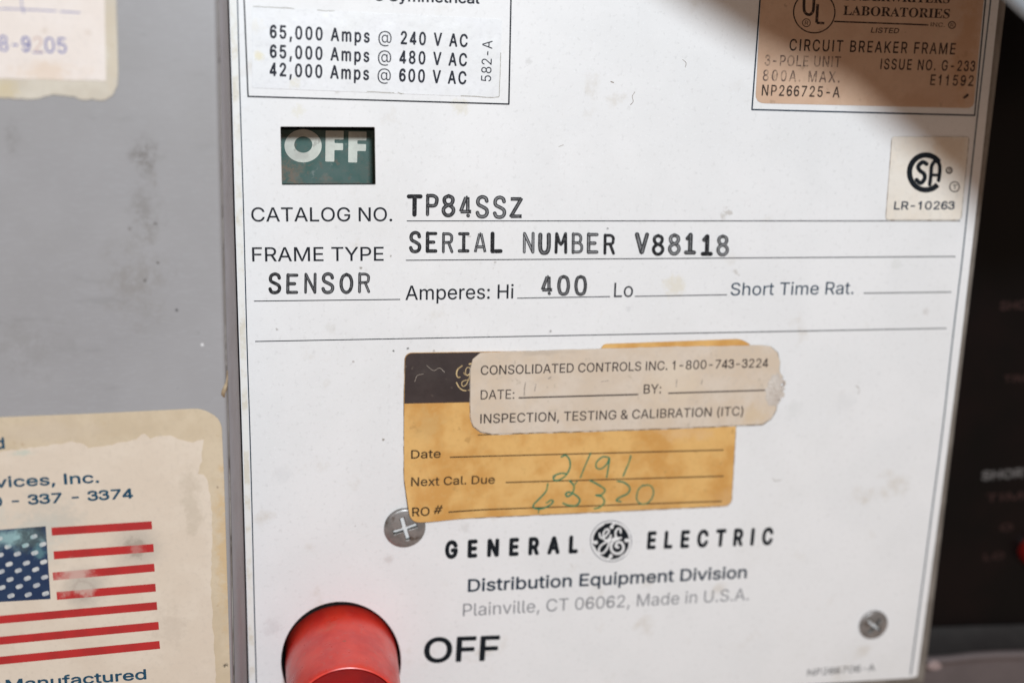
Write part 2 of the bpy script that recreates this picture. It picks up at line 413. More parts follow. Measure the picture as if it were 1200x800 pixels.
def inkmat(name, c, worn, amt=.5, scale=1600, a=.52, b=.68, rough=.5):
    k = M(name, rough, spec=.15).base(c).vary(worn, scale, a, b, amt, detail=3); return k.done()
INK = inkmat('black_print', (.012, .014, .02), (.10, .10, .11), .5)
NAVY = inkmat('navy_rule', (.016, .030, .050), (.10, .13, .17), .5)
RULE = inkmat('thin_rule', (.02, .022, .03), (.16, .16, .18), .6)
NAVYT = inkmat('navy_print', (.030, .055, .085), (.16, .2, .25), .5)
GREYI = inkmat('faded_print', (.22, .22, .235), (.42, .42, .43), .8)
HEAVY = inkmat('heavy_print', (.008, .011, .015), (.03, .034, .04), .4)
AMPI = inkmat('bold_print', (.016, .018, .028), (.06, .06, .08), .5)
FAINT = inkmat('faint_pen', (.36, .30, .25), (.6, .52, .45), .8)
LABI = inkmat('label_print', (.045, .034, .032), (.20, .155, .13), .6)
ULI = inkmat('brown_print', (.045, .03, .024), (.30, .19, .13), .65)
ULI2 = inkmat('worn_brown_print', (.15, .10, .08), (.45, .31, .22), .9, 1100, .42, .6)
BRI = inkmat('tag_print', (.05, .028, .014), (.20, .11, .04), .5)
GREEN = inkmat('green_pen', (.022, .19, .11), (.20, .26, .09), .7, 500, .45, .68)
GREENT = inkmat('teal_pen', (.03, .16, .14), (.2, .24, .1), .6, 900, .45, .62)
TEAL = inkmat('teal_print', (.016, .065, .115), (.05, .15, .2), .6)
BLUEV = inkmat('violet_print', (.10, .12, .36), (.35, .35, .55), .7)
PINKI = inkmat('rubbed_print', (.60, .45, .40), (.72, .60, .54), .8)
RED = M('flag_red', .5).base((.48, .022, .022)).vary((.36, .02, .02), 300, amt=.6)
for p, r, a in (((88, 676), 26, .85), ((160, 640), 12, .35), ((102, 690), 12, .7)): RED.spot(p, r, (.60, .42, .36), a, h=.012, rough=.8)
RED = RED.done()
m = M('flag_blue', .5).base((.007, .026, .080)).vary((.02, .05, .11), 400, amt=.5)
m.spot((20, 630), 34, (.28, .44, .45), .9, h=.012, rough=.8, sy=.45, soft=.7).spot((36, 628), 20, (.04, .06, .07), .85, h=.012, rough=.9, scale=500).spot((46, 645), 11, (.12, .25, .28), .7, h=.012, rough=.9)
FBLUE = m.done()
m = M('star_white', .6).base((.62, .62, .60)).vary((.4, .42, .45), 700)
m.spot((18, 628), 34, (.28, .44, .45), 1.0, h=.012, rough=.8, sy=.6); STAR = m.done()
m = M('typed_ink', .55, spec=.15).base((.016, .016, .018))
uv = m.n('ShaderNodeUVMap'); sx_ = m.n('ShaderNodeSeparateXYZ'); m.l(uv.outputs[0], sx_.inputs[0])
edge = m.math('ABSOLUTE', m.math('SUBTRACT', sx_.outputs['Y'], .5))
core = m.ramp(edge, .30, .08)
hol = m.math('MULTIPLY', core, m.math('SUBTRACT', m.math('ADD', m.noise(900, 3), .30), sx_.outputs['X'], True), True)
m.mix(hol, (.40, .40, .41), .95)
m.vary((.3, .3, .3), 2500, .55, .7, .5)
TYPEI = m.done()

def paper(name, c, c2, rough=.6, spots=(), h=0, speck=None, spec=.3):
    k = M(name, rough, spec=spec).base(c).vary(c2, 130, .38, .62, .9, detail=6).vary(tuple(x*.86 for x in c), 1300, .5, .68, .45)
    if speck: k.vary(speck, 480, .64, .71, .75, seed=6, detail=4)
    for sp in spots: k.spot(sp[0], sp[1], sp[2], sp[3], h=h, **(sp[4] if len(sp) > 4 else {}))
    k.relief(350, .22, .0002, detail=5).relief(70, .5, .0008, seed=4); return k.done()
AMPSTK = paper('clear_white_film', (.79, .79, .80), (.77, .77, .765), .35, [((304, 65), 7, (.72, .62, .34), .55), ((345, 98), 8, (.68, .62, .45), .4), ((300, 30), 10, (.74, .70, .6), .4)], spec=.5)
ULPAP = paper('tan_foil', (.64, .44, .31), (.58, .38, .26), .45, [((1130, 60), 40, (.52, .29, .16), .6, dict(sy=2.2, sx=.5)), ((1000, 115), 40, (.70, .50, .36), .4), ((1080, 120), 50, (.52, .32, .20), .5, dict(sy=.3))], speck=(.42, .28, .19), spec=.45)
CSAPAP = paper('cream_film', (.80, .74, .66), (.78, .70, .60), .4, [((1110, 170), 34, (.66, .52, .38), .5)], spec=.5)
ORG = paper('orange_card', (.72, .43, .15), (.58, .29, .075), .55, [((800, 508), 42, (.70, .45, .22), .7, dict(sy=.4)), ((600, 560), 40, (.74, .46, .17), .6), ((500, 500), 26, (.62, .39, .15), .6),
      ((650, 530), 40, (.78, .47, .17), .5), ((760, 590), 60, (.62, .36, .13), .5, dict(sy=.4)), ((852, 590), 26, (.60, .35, .15), .6)], speck=(.50, .28, .09))
HEAD = paper('dark_brown_header', (.040, .028, .026), (.052, .036, .033), .5, [((500, 435), 25, (.06, .045, .04), .5)], speck=(.13, .10, .08))
GOLD = inkmat('gold_print', (.62, .46, .24), (.3, .2, .1), .6, 900, .45, .6)
CREAM = paper('worn_cream_paper', (.66, .56, .46), (.62, .50, .38), .6, [((640, 412), 60, (.48, .40, .32), .6, dict(sy=.10)), ((880, 490), 26, (.62, .47, .30), .6), ((560, 430), 20, (.55, .46, .36), .4),
      ((700, 455), 60, (.60, .49, .38), .5), ((645, 443), 4, (.2, .16, .13), .7), ((682, 421), 0.1, (.2, .2, .2), 0), ((557, 498), 3, (.15, .12, .1), .8), ((790, 448), 40, (.70, .58, .44), .5)], speck=(.50, .42, .33))
SCUFF = paper('crumpled_paper', (.64, .58, .52), (.50, .43, .37), .7, speck=(.4, .33, .28))
PAPB = paper('adhesive_border', (.63, .52, .375), (.57, .46, .32), .6, [((60, 505), 90, (.58, .48, .37), .5, dict(sy=.25)), ((267, 640), 30, (.60, .42, .22), .7, dict(sy=4, sx=.5)), ((264, 778), 4, (.10, .08, .06), .9), ((255, 570), 2.5, (.15, .09, .06), .9)], h=.012, speck=(.50, .38, .25))
PAPI = paper('aged_cream_label', (.72, .62, .51), (.68, .575, .465), .55, [((160, 640), 36, (.46, .41, .35), .62, dict(rough=.35)), ((160, 640), 16, (.30, .25, .2), .6, dict(rough=.9, scale=900)),
      ((100, 688), 34, (.42, .38, .33), .6, dict(rough=.4)), ((98, 690), 15, (.26, .17, .14), .7, dict(ring=True, rough=.5)), ((60, 610), 34, (.50, .48, .42), .55), ((225, 590), 22, (.52, .44, .34), .5, dict(sy=2.2, sx=.6)),
      ((30, 640), 50, (.52, .54, .49), .5), ((28, 530), 14, (.45, .55, .48), .5, dict(sy=.4)), ((200, 735), 26, (.56, .47, .38), .45)], h=.012)
PAPU = paper('pink_white_label', (.79, .72, .67), (.77, .69, .63), .5, [((55, 84), 40, (.70, .55, .42), .6, dict(sy=.35)), ((104, 38), 5, (.62, .52, .44), .6), ((53, 36), 5, (.62, .52, .44), .6)], h=.012)
PAPT = paper('torn_backing', (.64, .59, .50), (.56, .50, .41), .7, [((6, 105), 16, (.60, .50, .30), .6), ((130, 50), 20, (.60, .52, .40), .6, dict(sy=3, sx=.4))], h=.012, speck=(.45, .38, .28))
m = M('red_plastic', .3, spec=.6).base((.76, .048, .026)).vary((.62, .03, .022), 160, detail=4).vary((.60, .10, .08), 900, .55, .7, .5)
m.spot((404, 752), 3, (.16, .12, .06), .8, h=.010).spot((380, 722), 20, (.55, .12, .06), .4, h=.004).relief(900, .08, .00005).roughvar(.26, .44, 300); REDP = m.done()
m = M('shaded_dish_red', .25, spec=.5).base((.36, .006, .008)).vary((.26, .006, .012), 120, detail=5).vary((.42, .05, .05), 900, .58, .72, .4); m.relief(300, .15, .0001); REDF = m.done()  # deeper red puts the shade of the dished face into its colour
m = M('indicator_green', .55, spec=.35).base((.042, .108, .092)).vary((.085, .135, .12), 260, .35, .65, .9, detail=5).vary((.25, .28, .26), 700, .60, .72, .5).vary((.13, .115, .09), 900, .56, .66, .6, seed=17).vary((.20, .18, .15), 260, .55, .68, .5, detail=8, seed=19)
m.spot((338, 205), 24, (.20, .14, .10), .95, h=-.0065, rough=.9, grain=700, soft=.8).spot((395, 216), 45, (.14, .12, .10), .7, h=-.0065, sy=.12, grain=600).spot((430, 200), 18, (.10, .13, .11), .6, h=-.0065); FLAGM = m.done()
m = M('indicator_cream', .55).base((.66, .68, .60)).vary((.55, .55, .49), 400, detail=5).vary((.35, .34, .3), 900, .62, .7, .6)
m.spot((352, 182), 12, (.42, .40, .36), .5, h=-.0065, rough=.9); FLAGC = m.done()
m = M('screw_steel', .42, metal=.6).base((.36, .34, .33)).vary((.22, .21, .20), 500, detail=5).vary((.10, .07, .05), 300, .62, .7, .7); m.relief(900, .35, .00015); m.roughvar(.28, .55, 500); STEEL = m.done()
m = M('screw_recess', .42, metal=.8).base((.22, .23, .22)).vary((.05, .05, .045), 600, .45, .55, detail=4); RECESS = m.done()
m = M('bracket_steel', .45, metal=.1).base((.25, .27, .29)).vary((.2, .22, .24), 60); BRK = m.done()
m = M('caulk', .7).base((.48, .38, .25)).vary((.25, .17, .1), 500); CAULK = m.done()
m = M('dark_red_lens', .3).base((.18, .008, .006)).vary((.12, .005, .005), 300); REDL = m.done()
PALE = inkmat('pale_panel_print', (.15, .14, .135), (.08, .08, .08), .4)
PALER = inkmat('rose_panel_print', (.04, .02, .018), (.06, .03, .03), .4)

# ---------------------------------------------------------------- setting behind
B = .045
bk = mesh('cabinet_interior', [(-.5, .06, -.4), (.5, .06, -.4), (.5, .06, .4), (-.5, .06, .4)], [(0, 1, 2, 3)], CAV); tag(bk, kind='structure')

# ---------------------------------------------------------------- circuit breaker
base = at(720, 400, -.03)
brk = thing('circuit_breaker', 'old circuit breaker with a white printed faceplate and round red push button', 'circuit breaker', base)
plate_px = [(268 - 3.2, -110), (271.5, 100), (280, 400), (283.5, 500), (288.5, 700), (295, 900)]
left = [(265, -110), (268.3, 0), (271.5, 100), (275.3, 250), (280, 400), (283.3, 500), (286.2, 600), (289, 700), (291.6, 797), (291.9, 806)]
right = [(1075, 792), (1101, 600), (1126.5, 400), (1149.5, 200), (1171, 0), (1182, -110)]
outer = left+[(292.5, 838), (680, 818), (1068, 794)]+right
win = [(328.6, 148.6), (439.2, 149.2), (440.2, 216.8), (330.4, 217.2)]
hole = disc(399.7, 775, 70.3, 72)
tall = [(291.6, 860) if False else p for p in outer]
fp = sheet('faceplate', [round_poly(outer, [0]*(len(left))+[3, 0, 4]+[0]*6, 3), round_poly(win, 1.2, 2), hole], 0, ENAMEL, brk, thick=.0012, bevel=.00008)
H1 = .000012
# worn margin at the left edge outside the border line
mar = [(p[0]+1.2, p[1]) for p in left[:-1]]; mar2 = [(278.4-1.4+.0278*y, y) for y in range(797, -111, -60)]
sheet('worn_margin', [mar+mar2], H1*.6, EDGE, fp)
def vline(a, b, wd, mat_, name='border_line'): return rule(name, a, b, wd, H1*1.5, mat_, fp)
strokes('border_line', [[(275.2, -110), (278.3, 0), (280.9, 100), (285.2, 240), (289.4, 400), (292.7, 500), (295.4, 600), (297.8, 700), (300.4, 800)]], H1*1.5, NAVY, fp, 1.35, caps=False)
strokes('border_line', [[(1172, -110), (1161, 0), (1149.5, 100), (1138.4, 200), (1128, 300), (1116, 400), (1105, 500), (1092, 600), (1079, 700), (1067, 790)]], H1*1.5, NAVYT, fp, 1.5, caps=False)
# frames round the two rating boxes
rule('frame_line', (283.6, -60), (290.7, 113.8), 1.7, H1*2, INK, fp)
rule('frame_line', (290, 113.2), (596.6, 122.2), 1.8, H1*2.4, INK, fp)
rule('frame_line', (600, -60), (596.3, 122.6), 1.8, H1*2, INK, fp)
rule('frame_line', (895, -60), (881.2, 128.8), 1.7, H1*2, NAVY, fp)
rule('frame_line', (880.6, 128.6), (1142.6, 135.4), 1.8, H1*2.4, NAVY, fp)
rule('frame_line', (1160.6, -60), (1142.2, 135.6), 1.6, H1*2, NAVY, fp)
# ruled form lines
for a, b in (((476.6, 259), (1125, 258.9)), ((475.5, 305), (1119.8, 300.6)), ((297.5, 352.8), (469, 350.8)), ((606, 349.4), (715, 347.5)),
             ((744, 347.2), (852, 345.4)), ((1012, 343.5), (1115, 342.2)), ((299, 400), (1109, 384.6))):
    rule('ruled_line', a, b, 1.15, H1*1.5, RULE, fp)
T = lambda *a, **k: text(*a, **k)
HP = H1*1.5
T('S Symmetrical', (439.5, 1.2), (561.5, 4.9), 12.6, HP, AMPI, fp, bold=.04)
T('CATALOG NO.', (294.8, 259.8), (459.6, 259.4), 16.7, HP, INK, fp, bold=.010)
T('FRAME TYPE', (295.8, 306.5), (449.5, 305.6), 16.7, HP, INK, fp, bold=.010)
T('Amperes: Hi', (475.2, 351.6), (601.5, 349.8), 16.9, HP, INK, fp, bold=.010)
T('Lo', (719.5, 348.3), (741.5, 347.8), 16.9, HP, INK, fp, bold=.004)
T('Short Time Rat.', (856, 346.2), (1000, 344.6), 14.8, HP, NAVYT, fp, bold=.008)
typed('TP84SSZ', (479, 252.2), (612.5, 254.8), 23.5, 14.2, HP*1.1, TYPEI, fp, 3, [1, .55, .55, .45, .35, .3, .5])
typed('SERIAL NUMBER V88118', (480, 294.6), (853.5, 298.2), 22.5, 13, HP*1.1, TYPEI, fp, 5,
      [.7, .75, .4, .7, .2, .8, 0, 0, .15, .85, .25, .2, .8, .2, 0, .8, .15, .15, .8, .12][:20])
typed('SENSOR', (315.3, 343.6), (433.3, 343), 22, 14, HP*1.1, TYPEI, fp, 7, [.75, .55, .55, .5, .6, .35])
typed('400', (634.5, 345.3), (687.5, 345.3), 21.5, 13.2, HP*1.1, TYPEI, fp, 9, [.4, .45, .55])
T('GENERAL', (522.8, 654.6), (675.5, 648), 21.6, HP, HEAVY, fp, bold=.070, condense=.60)
T('ELECTRIC', (759, 643.4), (903.8, 638.2), 21, HP, HEAVY, fp, bold=.060, condense=.59)
T('Distribution Equipment Division', (548.6, 693.2), (874.3, 677), 15, HP, NAVY, fp, bold=.032)
T('Plainville, CT 06062, Made in U.S.A.', (542.4, 721.6), (877, 702.6), 14.4, HP, GREYI, fp, bold=-.004)
T('OFF', (497.3, 776.6), (583.2, 773.4), 29.8, HP, HEAVY, fp, bold=.036)
T('NP266706-A', (946, 791.5), (1025, 785.2), 7.5, HP, INK, fp, bold=0.0)
# round monogram between the two words
emb_h = H1*2
e0 = (716, 633.6)
emb = sheet('monogram_disc', [disc(716, 633.6, 21.4, 56)], emb_h, HEAVY, fp)
ringl = [(716+24*math.cos(a*math.pi/28), 633.6+24*math.sin(a*math.pi/28)) for a in range(57)]
strokes('monogram_ring', [ringl], emb_h*1.1, GREYI, emb, 1.0, caps=False, n=0)
Z = lambda L, s=13.333, o=(685, 603): [(o[0]+x/s, o[1]+y/s) for x, y in L]
Gs = [(235, 290), (245, 345), (290, 360), (345, 310), (382, 255), (362, 222), (322, 240), (292, 300), (300, 370), (345, 395), (400, 350), (412, 318)]
Gt = [(408, 320), (388, 420), (350, 525), (295, 590), (243, 598), (222, 555), (250, 485), (315, 435), (390, 400), (445, 375), (500, 345)]
Es = [(565, 275), (560, 225), (520, 215), (485, 265), (490, 335), (530, 362), (568, 355)]
Eb = [(530, 372), (455, 405), (415, 480), (430, 560), (490, 602), (560, 592), (606, 535), (598, 462), (555, 424), (505, 440), (490, 490), (525, 505)]
curls = [[(422, 200), (425, 172), (480, 128), (560, 148), (640, 205), (700, 300)], [(640, 400), (670, 385), (708, 430), (695, 520), (650, 600), (560, 665)],
         [(412, 625), (410, 655), (350, 690), (260, 655), (190, 585), (140, 500)], [(185, 432), (160, 438), (118, 385), (140, 290), (200, 205), (290, 145)]]
strokes('monogram_script', [Z(q) for q in (Gs, Gt, Es, Eb)]+[Z(q) for q in curls], emb_h*2.0, ENAMEL, emb, [2.1, 2.2, 2.2, 2.9, 2.5, 2.5, 2.5, 2.5])
strokes('monogram_dot', [Z([(422, 188), (426, 190)]), Z([(652, 396), (655, 399)]), Z([(412, 640), (409, 643)]), Z([(175, 432), (179, 428)])], emb_h*3.4, ENAMEL, emb, 4.3)

# moulded body round and behind the plate
prof = [(-.6, -.0011), (.2, -.0011), (1.1, -.0012), (2.0, -.0016), (2.5, -.0023), (2.8, -.0045), (2.9, -.030)]
corners = [(265, -110), (1186.5, -112), (1077.5, 795), (292.5, 840)]
cw_ = [at(*c, 0) for c in corners]
outs = [(0.02, 1), (1, 1), (1, -1), (0.02, -1)]
V = []; F = []
for (o_, h_) in prof:
    for c, s in zip(cw_, outs): V.append((c[0]+s[0]*o_*.001, -h_, c[2]+s[1]*o_*.001))
for i in range(len(prof)-1):
    for k in range(4):
        a, b = 4*i+k, 4*i+(k+1) % 4; F.append((a, b, b+4, a+4))
mesh('moulded_body', V, F, MOULD, brk, smooth=False)
# socket behind the window
wv = [at(*c, 0) for c in win]
V = []; F = []
for (gx, h_) in ((0.0, -.0011), (.0, -.0100)):
    for c, s in zip(wv, ((-1, 1), (1, 1), (1, -1), (-1, -1))): V.append((c[0]+s[0]*(.0004+gx), -h_, c[2]+s[1]*(.0004+gx)))
F = [(k, (k+1) % 4, 4+(k+1) % 4, 4+k) for k in range(4)]+[(4, 5, 6, 7)]
mesh('window_recess', V, F, CAV, brk)
# screws
def screw(px, py, r, ang, h0, label=None):
    c = at(px, py, 0); R = r*.000146*1.0; n = 48; V = []; F = []; pr = [(1.0, -.0002), (1.0, .00025), (.97, .00042), (.9, .00055), (.75, .00068), (.5, .0008)]
    for (q, h_) in pr:
        for k in range(n):
            a = 2*math.pi*k/n; V.append((c[0]+R*q*math.cos(a), -h_, c[2]+R*q*math.sin(a)))
    for i in range(len(pr)-1):
        for k in range(n): F.append((n*i+k, n*i+(k+1) % n, n*i+n+(k+1) % n, n*i+n+k))
    # head centre with a real cross recess: polar grid whose height drops inside the cross
    G = 40; b = len(V); rr = R*.5; o = 0
    rings = 18
    def drop(x, z):
        ca, sa = math.cos(ang), math.sin(ang); u, v_ = (x*ca+z*sa)/R, (-x*sa+z*ca)/R
        wv_ = .105
        ins = 0
        for (p, q) in ((u, v_), (v_, u)):
            lim = .60
            if abs(p) < lim:
                e = (wv_-abs(q))/.03; e = max(0, min(1, e)); el = max(0, min(1, (lim-abs(p))/.05)); ins = max(ins, min(e, el)*(.45+.55*(1-abs(p)/lim)))
        return ins*R*.6
    F = [f for f in F if f[0] < n*3]
    V = V[:n*4]
    R0 = pr[3][0]; N2 = 96; rings = 40
    # outer rings resampled to match
    V = []; F = []
    for (q, h_) in pr[:4]:
        for k in range(N2):
            a = 2*math.pi*k/N2; V.append((c[0]+R*q*math.cos(a), -h_, c[2]+R*q*math.sin(a)))
    for j in range(1, rings+1):
        q = R0*(1-j/(rings+.5)); hh = .00055+(.00085-.00055)*(1-(q/R0)**2)
        for k in range(N2):
            a = 2*math.pi*k/N2; x, z = R*q*math.cos(a), R*q*math.sin(a); V.append((c[0]+x, -(hh-drop(x, z)), c[2]+z))
    tot = 4+rings
    for i in range(tot-1):
        for k in range(N2): F.append((N2*i+k, N2*i+(k+1) % N2, N2*i+N2+(k+1) % N2, N2*i+N2+k))
    F.append(tuple(N2*(tot-1)+k for k in range(N2)))
    o_ = mesh('screw', V, F, STEEL, brk, smooth=True)
    o_.data.materials.append(RECESS)
    for pz in o_.data.polygons:
        cc = pz.center+wloc(o_)
        if drop(cc.x-c[0], cc.z-c[2]) > R*.02: pz.material_index = 1
    if label: o_['label'] = label
    return o_
screw(474.3, 617.5, 25.0, .28, 0, 'cross head screw half under the orange card')
screw(1023, 731, 20.3, .9, 0, 'dull cross head screw at the lower right')
# red push button
def lathe(name, cpx, prof_, mat_, parent, n=72, href=0):
    c = at(*cpx, href); V = []; F = []
    for (r, h_) in prof_:
        for k in range(n):
            a = 2*math.pi*k/n; V.append((c[0]+r*math.cos(a), -h_, c[2]+r*math.sin(a)))
    for i in range(len(prof_)-1):
        for k in range(n): F.append((n*i+k, n*i+(k+1) % n, n*i+n+(k+1) % n, n*i+n+k))
    F.append(tuple(n*(len(prof_)-1)+k for k in range(n)))
    o = mesh(name, V, F, mat_, parent, smooth=True)
    md = o.modifiers.new('edge', 'EDGE_SPLIT'); md.split_angle = math.radians(40); return o
mmp = .0001475
R_ = 67.2*mmp
btn = lathe('push_button', (400.6, 776.3), [(R_*1.0, -.008), (R_*1.0, .0), (R_*.94, .0168), (R_*.935, .0176), (R_*.92, .0181), (R_*.90, .0182), (R_*.88, .0180), (R_*.87, .0172), (R_*.865, .0150)], REDP, brk)
lathe('button_face', (400.6, 776.3), [(R_*.862, .0152), (R_*.862, .0168), (R_*.84, .0172), (R_*.78, .0168), (R_*.5, .0158), (R_*.02, .0155)], REDF, btn)
btn['label'] = 'round red push button with a dished face'
h_l = lathe('button_socket', (399.7, 775), [(70.6*mmp*1.01, -.0011), (70.6*mmp*1.02, -.012), (.001, -.0122)], CAV, brk)

# ---------------------------------------------------------------- OFF flag behind the window
hf = -.0065
fl = thing('indicator_flag', 'dirty green flag reading OFF in cream letters inside the small rectangular window', 'indicator', at(385, 185, hf))
sheet('flag_plate', [[(322, 152.0), (450, 152.8), (450, 224), (322, 224)]], hf, FLAGM, fl, thick=.0008)
hl = hf+.00002
O_out = disc(355.2, 171.0, 21.8, 48, 19.4); O_in = disc(355.4, 169.6, 10.6, 36, 9.6)
sheet('flag_letter', [O_out, O_in], hl, FLAGC, fl)
def Fpoly(x, y): return [(x, y), (x+21.2, y+.3), (x+21.0, y+10.6), (x+10.4, y+10.4), (x+10.4, y+14.6), (x+20.6, y+14.9), (x+20.4, y+23), (x+10.3, y+22.8), (x+10.1, y+36.4), (x-.4, y+36.2)]
sheet('flag_letter', [round_poly(Fpoly(381.6, 153.2), 1.1, 3)], hl, FLAGC, fl)
sheet('flag_letter', [round_poly(Fpoly(408.4, 154.2), 1.1, 3)], hl, FLAGC, fl)

# ---------------------------------------------------------------- stickers on the faceplate
ST = .00012
def sticker(name, label, cat, loops, h0, mat_, thick=ST, bevel=.00003, cpx=None):
    pts = np.array(loops[0]); c = cpx or tuple(pts.mean(0))
    t = thing(name, label, cat, at(c[0], c[1], h0))
    sheet('label_sheet', loops, h0+thick, mat_, t, thick=thick-.000004, bevel=bevel)
    return t, h0+thick+.000010
# amps rating film
t, h = sticker('rating_sticker', 'near-white rating sticker listing three amps lines, above the OFF window', 'sticker',
               [round_poly([(295.2, 8.2), (588, 23.4), (585.2, 114.6), (295.6, 103.2)], 2.5, 3)], .00001, AMPSTK, .00008, .00002)
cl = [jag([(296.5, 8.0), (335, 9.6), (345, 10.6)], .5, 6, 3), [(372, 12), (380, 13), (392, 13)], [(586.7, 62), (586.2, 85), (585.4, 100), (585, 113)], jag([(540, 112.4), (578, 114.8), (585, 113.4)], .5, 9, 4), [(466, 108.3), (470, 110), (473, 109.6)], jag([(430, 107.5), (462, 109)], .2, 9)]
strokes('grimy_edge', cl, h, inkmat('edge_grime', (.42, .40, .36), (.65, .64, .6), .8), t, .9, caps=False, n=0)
for s, a, b in (('65,000 Amps @ 240 V AC', (316.6, 45.2), (547.4, 55.8)), ('65,000 Amps @ 480 V AC', (316.6, 68.3), (546.6, 78.2)), ('42,000 Amps @ 600 V AC', (316.4, 89.3), (545.8, 99.4))):
    T(s, a, b, 16.1, h, AMPI, t, bold=.036, condense=.66)
T('582-A', (575.4, 95.8), (577.2, 48), 11.8, h, AMPI, t, bold=.002)
# UL label
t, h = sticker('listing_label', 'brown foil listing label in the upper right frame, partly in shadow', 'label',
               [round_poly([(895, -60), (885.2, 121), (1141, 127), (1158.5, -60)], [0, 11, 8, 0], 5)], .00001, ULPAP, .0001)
ring = [(954.2+24.2*math.cos(a*math.pi/28), 14.6+24.2*math.sin(a*math.pi/28)) for a in range(57)]
strokes('seal_ring', [ring], h, ULI, t, 1.6, caps=False, n=0)
strokes('seal_letter', [[(942.6, -9), (942.2, 10), (944, 15.5), (948, 17.6), (951.6, 15.4), (953.4, 10), (954, -8)], [(958.2, 5), (957.6, 16), (957, 27)], [(957, 27), (966, 27.6)]], h, ULI, t, [3.4, 3.4, 3.0], caps=False)
strokes('registered_mark', [[(945+4.6*math.cos(a*math.pi/12), 27+4.6*math.sin(a*math.pi/12)) for a in range(25)]], h, ULI, t, 1.0, caps=False, n=0)
T('R', (943, 29.4), (947, 29.6), 5, h, ULI, t, bold=.01)
T('UNDERWRITERS', (987.5, .4), (1112.5, 4.2), 10.8, h, ULI, t, font='serif', bold=.006)
T('LABORATORIES', (988, 17.8), (1112.5, 21.8), 10.8, h, ULI, t, font='serif', bold=.006)
rule('rule_line', (977.5, 25.4), (1088, 29.5), 1.8, h, ULI, t)
T('INC.', (1090.5, 31.2), (1107, 31.9), 4.8, h, ULI, t, bold=.01)
strokes('registered_mark', [[(1115.6+4.0*math.cos(a*math.pi/12), 29.6+4.0*math.sin(a*math.pi/12)) for a in range(25)]], h, ULI, t, 1.2, caps=False, n=0)
T('R', (1113.7, 31.6), (1117.5, 31.7), 4.2, h, ULI, t, bold=.02)
T('LISTED', (1020.5, 38.6), (1052.8, 39.4), 6.2, h, ULI, t, bold=.03, slant=.15)
T('CIRCUIT BREAKER FRAME', (925, 59.6), (1118.8, 64.2), 13.8, h, ULI, t, bold=.020, condense=.76)
T('3-POLE UNIT', (896, 77.2), (984.6, 79), 12.8, h, ULI2, t, bold=.016, condense=.78)
T('ISSUE NO. G-233', (1031.6, 81.4), (1142, 84), 12.6, h, ULI, t, bold=.020, condense=.70)
T('800A. MAX.', (893.8, 95.0), (983.4, 97.2), 13.2, h, ULI2, t, bold=.020, condense=.78)
T('E11592', (1090, 100), (1140, 101.2), 12.6, h, ULI, t, bold=.020, condense=.78)
T('NP266725-A', (892.6, 112.2), (983.4, 114.6), 12.9, h, ULI, t, bold=.020, condense=.76)
strokes('ink_speck', [[(1130, 114.5), (1134, 111.5)]], h, ULI, t, 3.0)
# CSA label
t, h = sticker('certification_sticker', 'small cream square sticker with a round letter mark over LR-10263', 'sticker',
               [round_poly([(1045.8, 160.3), (1135.5, 160.6), (1126, 257.6), (1038.3, 257.4)], [3, 3, 5, 4], 4)], .00001, CSAPAP, .00014)
zc = lambda L: [(1020+x/6.157, 140+y/6.157) for x, y in L]
arc = [(400+118*math.cos(math.radians(a)), 383-126*math.sin(math.radians(a))) for a in range(36, 318, 8)]
strokes('mark_ring', [zc(arc)], h, HEAVY, t, 6.4, caps=False, n=0)
strokes('mark_letter', [zc([(405, 322), (378, 308), (345, 338), (355, 368), (388, 395), (390, 430), (362, 460), (333, 436)]), zc([(428, 470), (437, 400), (443, 335), (470, 302), (498, 325), (500, 385), (492, 440)]), zc([(440, 402), (498, 402)])], h, HEAVY, t, [4.9, 4.4, 3.6])
strokes('registered_mark', [[(1112.3+3.4*math.cos(a*math.pi/10), 199.8+3.4*math.sin(a*math.pi/10)) for a in range(21)]], h, ULI, t, 1.6, caps=False, n=0)
T('R', (1110.9, 202.3), (1114, 202.3), 4.4, h, ULI, t, bold=.03)
strokes('copyright_mark', [[(1118.6+5.6*math.cos(a*math.pi/12), 219+5.8*math.sin(a*math.pi/12)) for a in range(25)]], h, ULI, t, 1.3, caps=False, n=0)
T('T', (1116.2, 222), (1121, 222), 5.5, h, ULI, t, bold=.02)
T('LR-10263', (1047.6, 245.8), (1118.2, 245.6), 9.8, h, NAVY, t, bold=.03, wave=.00001)
CSA = t

